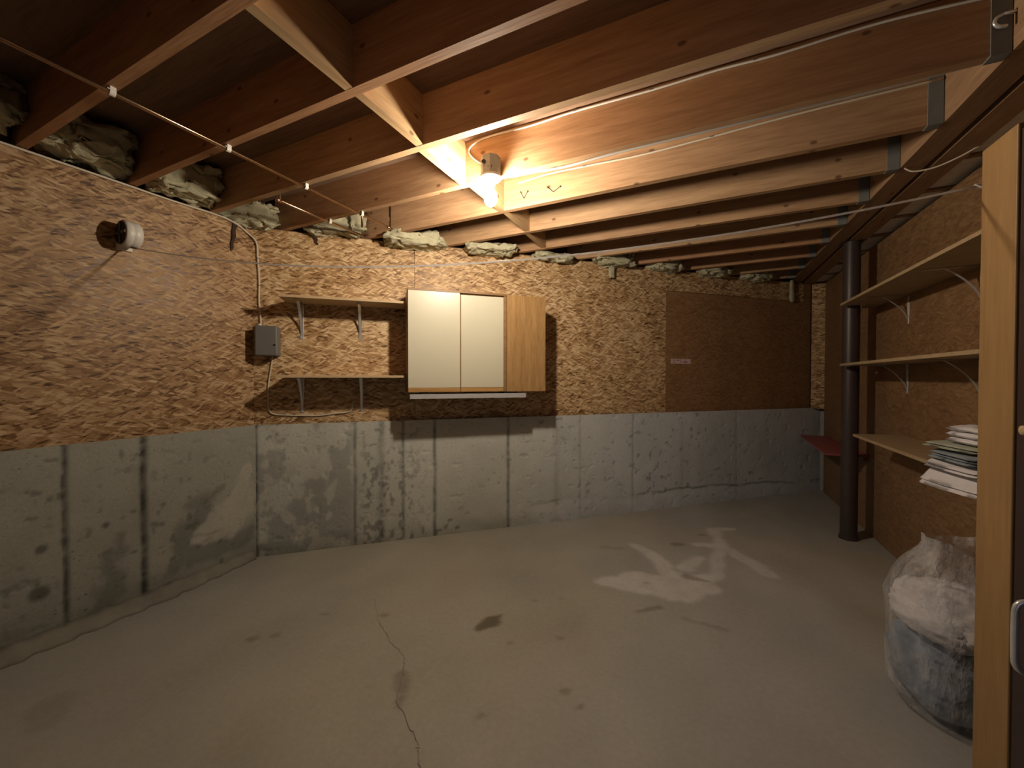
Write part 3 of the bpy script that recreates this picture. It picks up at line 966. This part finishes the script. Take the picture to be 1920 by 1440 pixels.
# dark strips modelled in place of shadows at the top of the board
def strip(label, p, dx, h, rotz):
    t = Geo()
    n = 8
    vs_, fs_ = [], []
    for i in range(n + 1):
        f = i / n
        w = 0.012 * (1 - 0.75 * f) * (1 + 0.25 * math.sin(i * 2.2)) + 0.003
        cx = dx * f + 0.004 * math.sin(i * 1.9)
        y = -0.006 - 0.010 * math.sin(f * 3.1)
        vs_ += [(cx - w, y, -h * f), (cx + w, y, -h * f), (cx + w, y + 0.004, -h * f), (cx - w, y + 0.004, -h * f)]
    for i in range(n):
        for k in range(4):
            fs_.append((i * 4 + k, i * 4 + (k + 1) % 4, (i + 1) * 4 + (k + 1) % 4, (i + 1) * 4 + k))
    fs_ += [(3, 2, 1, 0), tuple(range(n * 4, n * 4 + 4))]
    o = mesh('shadow_strip', vs_, fs_, 'strip', None, False, p, rotz)
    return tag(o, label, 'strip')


strip('long dark strip in place of a shadow at the top of the left wall', (XL - 0.03, 1.665, 2.366), -0.025, 0.20, math.radians(90))
strip('short dark strip in place of a shadow at the top of the slanted wall above the upper shelf', tow(0.395, OSB_D, 2.366), 0.015, 0.075, AL)

# ---- pink paper tag on the far boards
pt = wthing('paper_tag', 'small pink printed paper strip stuck on the far strand board', 'label', 3.62, 1.437)
g = Geo().box(0, 0.245, -0.0018, -0.0006, 0.004, 0.052)
g.build('paper', 'tag', pt)
g = Geo()
for (a, b, c, d) in ((0.02, 0.05, 0.034, 0.042), (0.03, 0.062, 0.014, 0.022), (0.072, 0.10, 0.030, 0.044), (0.112, 0.120, 0.010, 0.046), (0.14, 0.17, 0.018, 0.026), (0.165, 0.20, 0.014, 0.03)):
    g.box(a, b, -0.0022, -0.0018, c, d)
g.build('print', 'tag_ink', pt)

# ---- clothesline reel on the left wall (local x along +Y, -y into the room)
rl = thing('clothesline_reel', 'white drum clothesline reel screwed to the left wall', 'reel', (XL - 0.03, 1.045, 2.00), math.radians(90))
Geo().box(0.0, 0.07, -0.016, 0, 0.0, 0.13, 0.004).build('mount_plate', 'white_plastic', rl)
Geo().lathe([(0.064, 0.0), (0.071, 0.004), (0.071, 0.030), (0.069, 0.033), (0.071, 0.036), (0.071, 0.066), (0.062, 0.074), (0.02, 0.076)], 36, (0, 0, 0), 'X').build('drum', 'white_plastic', rl, True, (-0.006, -0.082, 0.076))
smooth_by_angle(rl.children[-1], 50)
o = Geo().lathe([(0.062, 0.0), (0.062, 0.004)], 32, axis='X').build('end_cap', 'dark', rl, False, (-0.0085, -0.082, 0.076))
g = Geo().box(-0.001, 0.003, -0.060, 0.060, -0.007, 0.007).box(-0.001, 0.003, -0.007, 0.007, -0.060, 0.060)
g.build('spoke', plain('reel_grey', (0.10, 0.085, 0.08), 0.5), o, False, (-0.003, 0, 0))
o = Geo().lathe([(0.012, 0), (0.012, 0.004)], 20, axis='Z').build('slot', 'dark', rl, True, (0.045, -0.100, 0.004))
o.scale = (1.6, 0.6, 1)

# ---- clothesline
RP = Vector((XL + 0.068, 1.098, 2.006)); PP = Vector((0.80, 1.768, 1.900))
pts = []
for i in range(25):
    f = i / 24
    p = RP.lerp(PP, f)
    p.z -= 4 * 0.170 * f * (1 - f)
    pts.append(p)
cl = thing('clothesline', 'white clothesline cord strung across the room to the wooden post', 'cord', RP)
Geo().tube([p - RP for p in pts], 0.0037, 8, 2).build('cord', 'line', cl, True)
Geo().tube([PP - RP + Vector((-.012, 0, .004)), PP - RP + Vector((0.0, -0.012, -.012)), PP - RP + Vector((.012, -0.02, 0.0))], 0.0045, 8, 4).build('end_loop', 'line', cl, True)

# ================================================================== CEILING FITTINGS
LX, LY = -1.004, 1.861
lt = thing('ceiling_light', 'bare lit light bulb in a porcelain holder on a joist', 'light', (LX, LY, 2.36))
o = Geo().lathe([(0.050, 0.098), (0.0525, 0.096), (0.0525, 0.0)], 8).build('junction_box', 'dull_steel', lt)
o.rotation_euler = (0, 0, math.radians(22.5))
for a in (0.6, 2.2):
    Geo().lathe([(0.011, 0.0), (0.011, 0.002)], 12, axis='Y').build('knockout', 'dark', o, False, (0.048 * math.cos(a - 2.9), -0.0495, 0.055) if a < 1 else (0.0, -0.0495, 0.03))
o = Geo().lathe([(0.057, 0.0), (0.058, -0.010), (0.050, -0.018), (0.030, -0.024), (0.024, -0.030), (0.0225, -0.050), (0.020, -0.052)], 32).build('lamp_holder', 'porcelain', lt, True)
Geo().lathe([(0.0135, -0.045), (0.0135, -0.064)], 20).build('screw_base', 'dull_steel', lt, True)
prof = [(0.0135, -0.060), (0.018, -0.068), (0.026, -0.082), (0.0325, -0.100), (0.0345, -0.116), (0.0325, -0.132), (0.025, -0.147), (0.013, -0.155), (0.002, -0.157)]
Geo().lathe(prof, 16).build('bulb', 'bulb', lt, True)

DY = JY[6]    # face of the joist that carries the light
EY = JY[7]
yD = DY - 0.006
cable('light_cable', 'white cable stapled along the joist above the light bulb',
      [(0.93, yD, 2.575), (0.6, yD, 2.600), (0.275, yD, 2.595), (0.063, yD, 2.603), (-0.203, yD, 2.600), (-0.559, yD, 2.606), (-0.80, yD, 2.600), (-1.05, yD, 2.606), (-1.15, yD, 2.585), (-1.165, yD, 2.545), (-1.10, yD, 2.48), (-1.03, yD - .008, 2.452)],
      0.0055, 'cable_white', [(-0.203, yD, 2.600), (-0.559, yD, 2.606), (0.20, yD, 2.597)])
y2 = DY + JT + 0.008
cable('switch_cable', 'white cable running under the joist beside the light bulb',
      [(0.93, y2 + .01, 2.40), (0.5, y2 + .01, 2.392), (0.1, y2, 2.385), (-0.35, y2, 2.384), (-0.62, y2 + .004, 2.378), (-0.80, y2, 2.386), (-0.95, y2, 2.395), (-1.02, y2, 2.43)], 0.0065, 'cable_white')
y3 = EY - 0.007
cable('branch_cable', 'cream cable stapled to the joist face behind the light bulb',
      [(0.93, y3, 2.565), (0.45, y3, 2.56), (0.05, y3, 2.545), (-0.30, y3, 2.535), (-0.62, y3, 2.545), (-0.85, y3, 2.55), (-1.05, y3, 2.535)], 0.0055, 'cable', [(0.05, y3, 2.545), (-0.62, y3, 2.545)])
cable('stray_cable', 'thin cable sagging below the beam near the top of the shelves',
      [(0.955, 2.73, 2.378), (0.99, 2.725, 2.352), (1.06, 2.70, 2.345), (1.13, 2.66, 2.36), (1.19, 2.62, 2.385)], 0.004, 'cable')

for (a, b, c, lab) in (((-1.034, 2.478), (-1.012, 2.434), (-0.985, 2.474), 'narrow V of dark bent wire on the joist right beside the bulb'),
                       ((-0.850, 2.470), (-0.815, 2.436), (-0.770, 2.460), 'wide V of dark bent wire on the joist further from the bulb')):
    t = thing('bent_wire', lab, 'wire', (b[0], EY, b[1]))
    Geo().tube([(a[0] - b[0], -0.004, a[1] - b[1]), (0, -0.004, 0)], 0.0022, 6, 0).build('wire_leg', 'wire', t)
    Geo().tube([(0, -0.004, 0), (c[0] - b[0], -0.004, c[1] - b[1])], 0.0022, 6, 0).build('wire_leg', 'wire', t)
    for q in (a, c):
        Geo().lathe([(0.0045, 0.0), (0.0045, -0.007)], 8, axis='Y').build('nail_head', 'wire', t, True, (q[0] - b[0], 0, q[1] - b[1]))

# ---- copper pipes under the joists
def pipe(name, label, pts, rad, straps):
    p0 = Vector(pts[0])
    t = thing(name, label, 'pipe', p0)
    Geo().tube([Vector(p) - p0 for p in pts], rad, 12, 0).build('pipe', 'copper', t, True)
    for q in pts[1:-1]:
        q = Vector(q) - p0
        Geo().lathe([(rad * 1.22, -0.016), (rad * 1.22, 0.016)], 12, axis='Y').build('fitting', 'copper', t, True, (q.x, q.y - 0.01, q.z))
    for y in straps:
        g = Geo()
        for k in range(7):
            a0, a1 = math.pi * (1 + k / 7), math.pi * (1 + (k + 1) / 7)
            g.add([(math.cos(a) * r, dy, math.sin(a) * r) for a in (a0, a1) for r in (rad + 0.001, rad + 0.004) for dy in (-.009, .009)],
                  [(0, 1, 3, 2), (4, 6, 7, 5), (2, 3, 7, 6), (0, 4, 5, 1), (0, 2, 6, 4), (1, 5, 7, 3)])
        g.box(-rad - 0.004, -rad - 0.001, -0.009, 0.009, 0, 0.022).box(rad + 0.001, rad + 0.004, -0.009, 0.009, 0, 0.022)
        q = Vector((pts[0][0], y, pts[0][2])) - p0
        g.build('strap', 'white_plastic', t, False, tuple(q))
    return t


zp = HC - 0.018
pipe('copper_pipe', 'long copper pipe strapped under the joists on the left', [(-2.005, -0.4, zp), (-2.005, 2.20, zp), (-2.005, 2.20, 2.52)], 0.0085, (JY[3] + 0.02, JY[4] + .02, JY[5] + 0.02, JY[6] + 0.02))
pipe('copper_pipe', 'short copper pipe with a turned-up end near the top of the slanted wall', [(-2.30, 2.24, zp), (-2.30, 1.58, zp), (-2.30, 1.57, 2.47)], 0.0085, (JY[6] + 0.02,))
o = Geo().tube([(0, 0, 0), (0, 0, 0.22)], 0.008, 10, 0).build('copper_stub', 'copper', None, True, (-2.19, 2.12, HC - 0.01))
tag(o, 'short upright copper stub between the two insulation tufts', 'pipe')

# ---- fibreglass tufts in the joist bays above the wall
BN = ['first', 'second', 'third']
INS = [
    # (bay k, along-offset, size(x,y,z), dz, label)
    (2, 0.10, (0.34, 0.36, 0.22), 0.02, 'dark grey fibreglass tuft in the bay nearest the camera, above the reel'),
    (3, 0.10, (0.30, 0.35, 0.20), 0.01, 'grey fibreglass tuft in the shaded bay above the left wall, right of the reel'),
    (4, 0.10, (0.30, 0.35, 0.19), 0.01, 'shaggy fibreglass tuft above the long shadow strip'),
    (5, 0.14, (0.26, 0.34, 0.17), 0.00, 'yellowish fibreglass tuft behind the short copper pipe'),
    (6, 0.13, (0.26, 0.34, 0.20), 0.00, 'round pale fibreglass tuft beside the end of the long copper pipe'),
    (7, 0.15, (0.40, 0.34, 0.10), -0.035, 'long pale yellow fibreglass tuft under the joist left of the bulb'),
    (8, 0.15, (0.36, 0.34, 0.08), -0.035, 'flat pale fibreglass tuft on the wall top below the bulb'),
    (9, 0.15, (0.22, 0.30, 0.06), -0.03, 'small fibreglass tuft where the clothesline crosses the wall top'),
    (10, 0.15, (0.26, 0.32, 0.12), -0.02, 'torn fibreglass tuft hanging right of the clothesline crossing'),
    (11, 0.15, (0.26, 0.30, 0.10), -0.02, 'ragged fibreglass tuft on the far wall top, middle of the dim bays'),
    (12, 0.15, (0.26, 0.30, 0.10), -0.02, 'drooping fibreglass tuft near the far end of the wall top'),
    (13, 0.15, (0.24, 0.30, 0.09), -0.02, 'dim fibreglass tuft in the last bay before the beam')]
for i, (k, off, sz, dz, lab) in enumerate(INS):
    yc = JY[k] + JT + 0.184
    if yc < YC - 0.1:
        x = XL - 0.03 + off - 0.06; rz = 0
        loc = (x, yc, HC + sz[2] / 2 + 0.012 + dz)
        o = lump('insulation_tuft', (sz[0], sz[1], sz[2]), 'insul', None, loc, 0, 500 + i, 0.40, 9, 0.5, 64, 40, 0.07)
    else:
        xx = XL + (yc - YC) / math.tan(AL)
        p = Vector((xx, yc, 0)) + N * (off - 0.14)
        loc = (p.x, p.y, HC + sz[2] / 2 - 0.02 + dz)
        o = lump('insulation_tuft', (sz[1] * 1.25, sz[0] * 0.75, sz[2]), 'insul', None, loc, AL, 500 + i, 0.42, 10, 0.5, 64, 40, 0.07)
    tag(o, lab, 'insulation', 'fibreglass tufts in the joist bays')
o = lump('insulation_wisp', (0.055, 0.035, 0.24), 'insul', None, tow(5.22, 0.0, 2.265), AL, 540, 0.42, 16, 0.7)
tag(o, 'thin fibreglass wisp dangling down the board at the far corner', 'insulation')
o = lump('insulation_wisp', (0.06, 0.03, 0.17), 'insul', None, tow(2.92, 0.0, 2.31), AL, 541, 0.42, 16, 0.7)
tag(o, 'fibreglass wisp hanging down the board under the torn tuft', 'insulation')

# hook screwed to the beam, top right
hk = thing('beam_hook', 'small shiny metal hook screwed to the beam at the top right', 'hook', (0.937, 1.90, 2.50))
Geo().lathe([(0.006, 0.0), (0.006, -0.03)], 10, axis='X').build('shank', 'chrome', hk, True)
Geo().tube([(-0.03, 0, 0), (-0.045, 0, -0.006), (-0.05, 0, -0.022), (-0.04, 0, -0.036), (-0.02, 0, -0.04)], 0.0055, 8, 5).build('hook_curve', 'chrome', hk, True)

# ================================================================== RIGHT SIDE
# ---- steel support pole
pl = thing('support_pole', 'round dark brown steel pole standing under the beam', 'pole', (1.10, 4.03, 0))
Geo().lathe([(0.056, 0.002), (0.056, HC - 0.008)], 36).build('shaft', 'pole', pl, True)
Geo().box(-0.075, 0.075, -0.06, 0.06, HC - 0.0075, HC - 0.0042, 0.001).build('cap_plate', 'pole', pl)
Geo().lathe([(0.064, 0.0), (0.064, 0.02), (0.058, 0.026)], 36).build('base_ring', 'pole', pl, True)
smooth_by_angle(pl.children[0], 40); smooth_by_angle(pl.children[2], 40)


# ---- three tan shelves on the right partition
def right_shelf(label, z, xfr, yend, ynear, notch, brk, bh, end_front=None):
    t = thing('partition_shelf', label, 'shelf', (XR, yend, z))
    xe = XR - 0.0006
    if notch:
        poly = [(xfr, yend), (1.165, yend), (1.195, 4.13), (xe, 4.16), (xe, ynear), (xfr, ynear)]
    else:
        poly = [(xfr, yend), (xe, yend + 0.06), (xe, ynear), (xfr, ynear)]
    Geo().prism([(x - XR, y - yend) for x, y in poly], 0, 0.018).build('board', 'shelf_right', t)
    for y in brk:
        g = bracket_geo((XR - xfr) * 0.8, bh)
        o = g.build('bracket', 'chrome', t, False, (-0.001, y - yend, -0.001), math.radians(-90))
        smooth_by_angle(o, 35)
    return t


right_shelf('topmost of the three tan shelves on the right partition', 1.862, 1.005, 3.93, 1.80, True, (3.59, 2.815), 0.20)
right_shelf('middle tan shelf of the three on the right partition', 1.390, 1.005, 3.93, 1.80, True, (3.59, 2.815), 0.20)
right_shelf('lowest tan shelf on the right partition, holding folded cloths', 0.878, 1.0, 3.60, 1.80, False, (2.9,), 0.2)

# ---- red board beyond the pole
rs = thing('red_shelf', 'small red painted shelf board beyond the steel pole', 'shelf', (XR, 4.22, 0.636))
Geo().prism([(-0.31, -0.02), (-0.0006, 0.0), (-0.0006, 1.25), (-0.24, 1.25)], 0, 0.016).build('board', 'red', rs)
Geo().prism([(-0.03, 0.06), (-0.0006, 0.06), (-0.0006, 1.2), (-0.03, 1.2)], -0.04, -0.0005).build('support_cleat', 'brown_edge', rs)

# ---- folded cloths on the lowest shelf
def folded(label, mat, loc, rotz, w, d, h, layers, seed, droop=0.0):
    """folded fabric: thin rounded layers with a common fold on the front edge"""
    vs_, fs_ = [], []
    rv = random.Random(seed)
    lh = h / layers
    for L in range(layers):
        nx, ny = 16, 12
        ox, oy = rv.uniform(-.008, .008), rv.uniform(-.008, .008)
        ww, dd = w * rv.uniform(0.94, 1.0), d * rv.uniform(0.94, 1.0)
        X, Y = np.meshgrid(np.linspace(-1, 1, nx), np.linspace(-1, 1, ny), indexing='ij')
        edge = np.clip(1 - np.maximum(np.abs(X) ** 7, np.abs(Y) ** 7), 0, 1) ** 0.5
        rxy = 1 - 0.07 * (np.abs(X) ** 6) * (np.abs(Y) ** 6)
        px, py = X * ww / 2 * rxy + ox, Y * dd / 2 * rxy + oy
        nz = (fbm(px * 18 + seed, py * 18, seed=seed + L) - 0.5) * lh * 0.55
        nzz = (fbm(px * 18 + seed, py * 18, seed=seed) - 0.5) * h * 0.35
        dr = -droop * sstep(-0.2, -1.0, X) ** 1.5
        zc = L * lh + lh / 2
        top = zc + edge * lh * 0.49 + nz * 0.5 + nzz * L / max(1, layers) + dr
        bot = zc - edge * lh * 0.49 + nz * 0.2 + nzz * max(0, L - 1) / max(1, layers) + dr
        if L == 0:
            bot = np.maximum(bot - nz * 0.2, 0.0) if droop == 0 else bot
        k = len(vs_)
        vs_ += [tuple(v) for v in np.stack([px, py, top], -1).reshape(-1, 3)]
        vs_ += [tuple(v) for v in np.stack([px, py, bot], -1).reshape(-1, 3)]
        idx = np.arange(nx * ny).reshape(nx, ny)
        for i in range(nx - 1):
            for j in range(ny - 1):
                a, b, c, e = idx[i, j], idx[i + 1, j], idx[i + 1, j + 1], idx[i, j + 1]
                fs_.append((k + a, k + b, k + c, k + e)); fs_.append(tuple(k + nx * ny + q for q in (e, c, b, a)))
        ring = list(idx[:, 0]) + list(idx[-1, 1:]) + list(idx[-2::-1, -1]) + list(idx[0, -2:0:-1])
        for a, b in zip(ring, ring[1:] + ring[:1]):
            fs_.append((k + a, k + nx * ny + a, k + nx * ny + b, k + b))
    o = mesh('folded_cloth', vs_, fs_, mat, None, True, loc, rotz)
    return tag(o, label, 'cloth', 'folded cloths on the lowest shelf')


zc = 0.8965
folded('white folded cloth at the bottom of the stack', 'cloth_white', (1.065, 2.28, zc), 0.25, 0.30, 0.30, 0.035, 2, 601, 0.075)
folded('white folded cloth second from the bottom of the stack', 'cloth_white', (1.075, 2.30, zc + 0.036), 0.18, 0.29, 0.29, 0.026, 2, 602, 0.035)
folded('dark grey folded cloth in the middle of the stack', 'cloth_grey', (1.08, 2.30, zc + 0.063), 0.1, 0.28, 0.28, 0.034, 3, 603, 0.02)
folded('grey green folded cloth under the top white one', 'cloth_green', (1.08, 2.33, zc + 0.098), 0.22, 0.27, 0.28, 0.022, 2, 604, 0.008)
folded('thick white folded cloth on top of the stack', 'cloth_white', (1.10, 2.26, zc + 0.121), 0.12, 0.24, 0.26, 0.075, 3, 605)

# ---- clear plastic bag stuffed with linen
bx, by = 0.905, 2.095
bag = thing('plastic_bag', 'clear plastic bag stuffed with white and blue linen on the floor', 'bag', (bx, by, 0))
lump('blue_linen', (0.34, 0.34, 0.33), 'cloth_blue', bag, (0, 0, 0.175), 0.3, 701, 0.12, 7, 0.75, 64, 44, 0.028)
lump('white_linen', (0.36, 0.37, 0.17), 'cloth_white', bag, (0.0, -0.01, 0.385), 0.4, 703, 0.12, 6, 0.7, 64, 36, 0.035)
prof = [(0.10, 0.001), (0.165, 0.012), (0.195, 0.07), (0.206, 0.16), (0.204, 0.26), (0.21, 0.34), (0.208, 0.42), (0.185, 0.50), (0.158, 0.555), (0.128, 0.59), (0.105, 0.615), (0.098, 0.632), (0.098, 0.650), (0.100, 0.664)]
pf = []
for a, b in zip(prof[:-1], prof[1:]):
    for k in range(4):
        pf.append((a[0] + (b[0] - a[0]) * k / 4, a[1] + (b[1] - a[1]) * k / 4))
pf.append(prof[-1])
seg = 72
vs_, fs_ = [], []
for i, (r, h) in enumerate(pf):
    for k in range(seg):
        a = 2 * math.pi * k / seg
        nn = float(fbm([math.cos(a) * 2.6 + 9], [math.sin(a) * 2.6 + 4], [h * 7], 711, 4)[0]) - 0.5
        fold = math.sin(a * 9 + h * 4 + 2 * math.sin(a * 2)) * 0.5 + math.sin(a * 15 - h * 9) * 0.3
        kf = 0.03 + 0.13 * min(1, max(0, (h - 0.40) / 0.22))
        rr_ = r * (1 + 0.16 * nn * (1 if h > 0.03 else 0.2) + kf * fold * 0.5)
        hz = h + (0.018 * math.sin(a * 2 + 1) + 0.006 * math.sin(a * 5)) * min(1, max(0, (h - 0.5) / 0.15))
        vs_.append((rr_ * math.cos(a), rr_ * math.sin(a), hz))
for i in range(len(pf) - 1):
    for k in range(seg):
        fs_.append((i * seg + k, i * seg + (k + 1) % seg, (i + 1) * seg + (k + 1) % seg, (i + 1) * seg + k))
fs_.append(tuple(range(seg))[::-1])
mesh('bag_film', vs_, fs_, 'bag', bag, True)

# ---- upright wooden post board and the dark locker behind it
po_ = thing('wooden_post', 'broad orange brown wooden upright standing at the right edge', 'post', (0.78, 1.567, 0))
Geo().box(0, 0.038, 0, 0.152, 0, 1.985, 0.003).build('board', 'post', po_)
Geo().lathe([(0.004, 0), (0.004, 0.028)], 10, axis='Y').build('line_peg', 'chrome', po_, True, (0.019, 0.151, 1.90))

lk = thing('dark_locker', 'tall dark brown locker beside the wooden upright', 'cabinet', (0.784, 0.80, 0))
Geo().box(0.02, 0.47, 0, 0.765, 0.0, 1.985, 0.003).build('body', 'darkwood', lk)
dr = Geo().box(0.0, 0.018, 0.004, 0.761, 0.02, 1.965, 0.002).build('door', 'darkwood', lk)
hd = Geo().tube([(0.0, 0.662, 0.535), (-0.030, 0.662, 0.540), (-0.044, 0.662, 0.556), (-0.046, 0.662, 0.60), (-0.046, 0.662, 0.66), (-0.044, 0.662, 0.704), (-0.030, 0.662, 0.72), (0.0, 0.662, 0.725)], 0.0075, 10, 5).build('handle', 'chrome', dr, True)
hd['label'] = 'chrome pull handle'
o = Geo().lathe([(0.012, -0.030), (0.0125, -0.028), (0.0125, 0.0)], 16, axis='X').build('peg', 'dowel', dr, True, (0.0, 0.683, 1.157))
o['label'] = 'pale round wooden peg'
Geo().box(-0.004, 0.0, 0.66, 0.70, 1.82, 1.90, 0.001).build('hinge', 'chrome', dr)
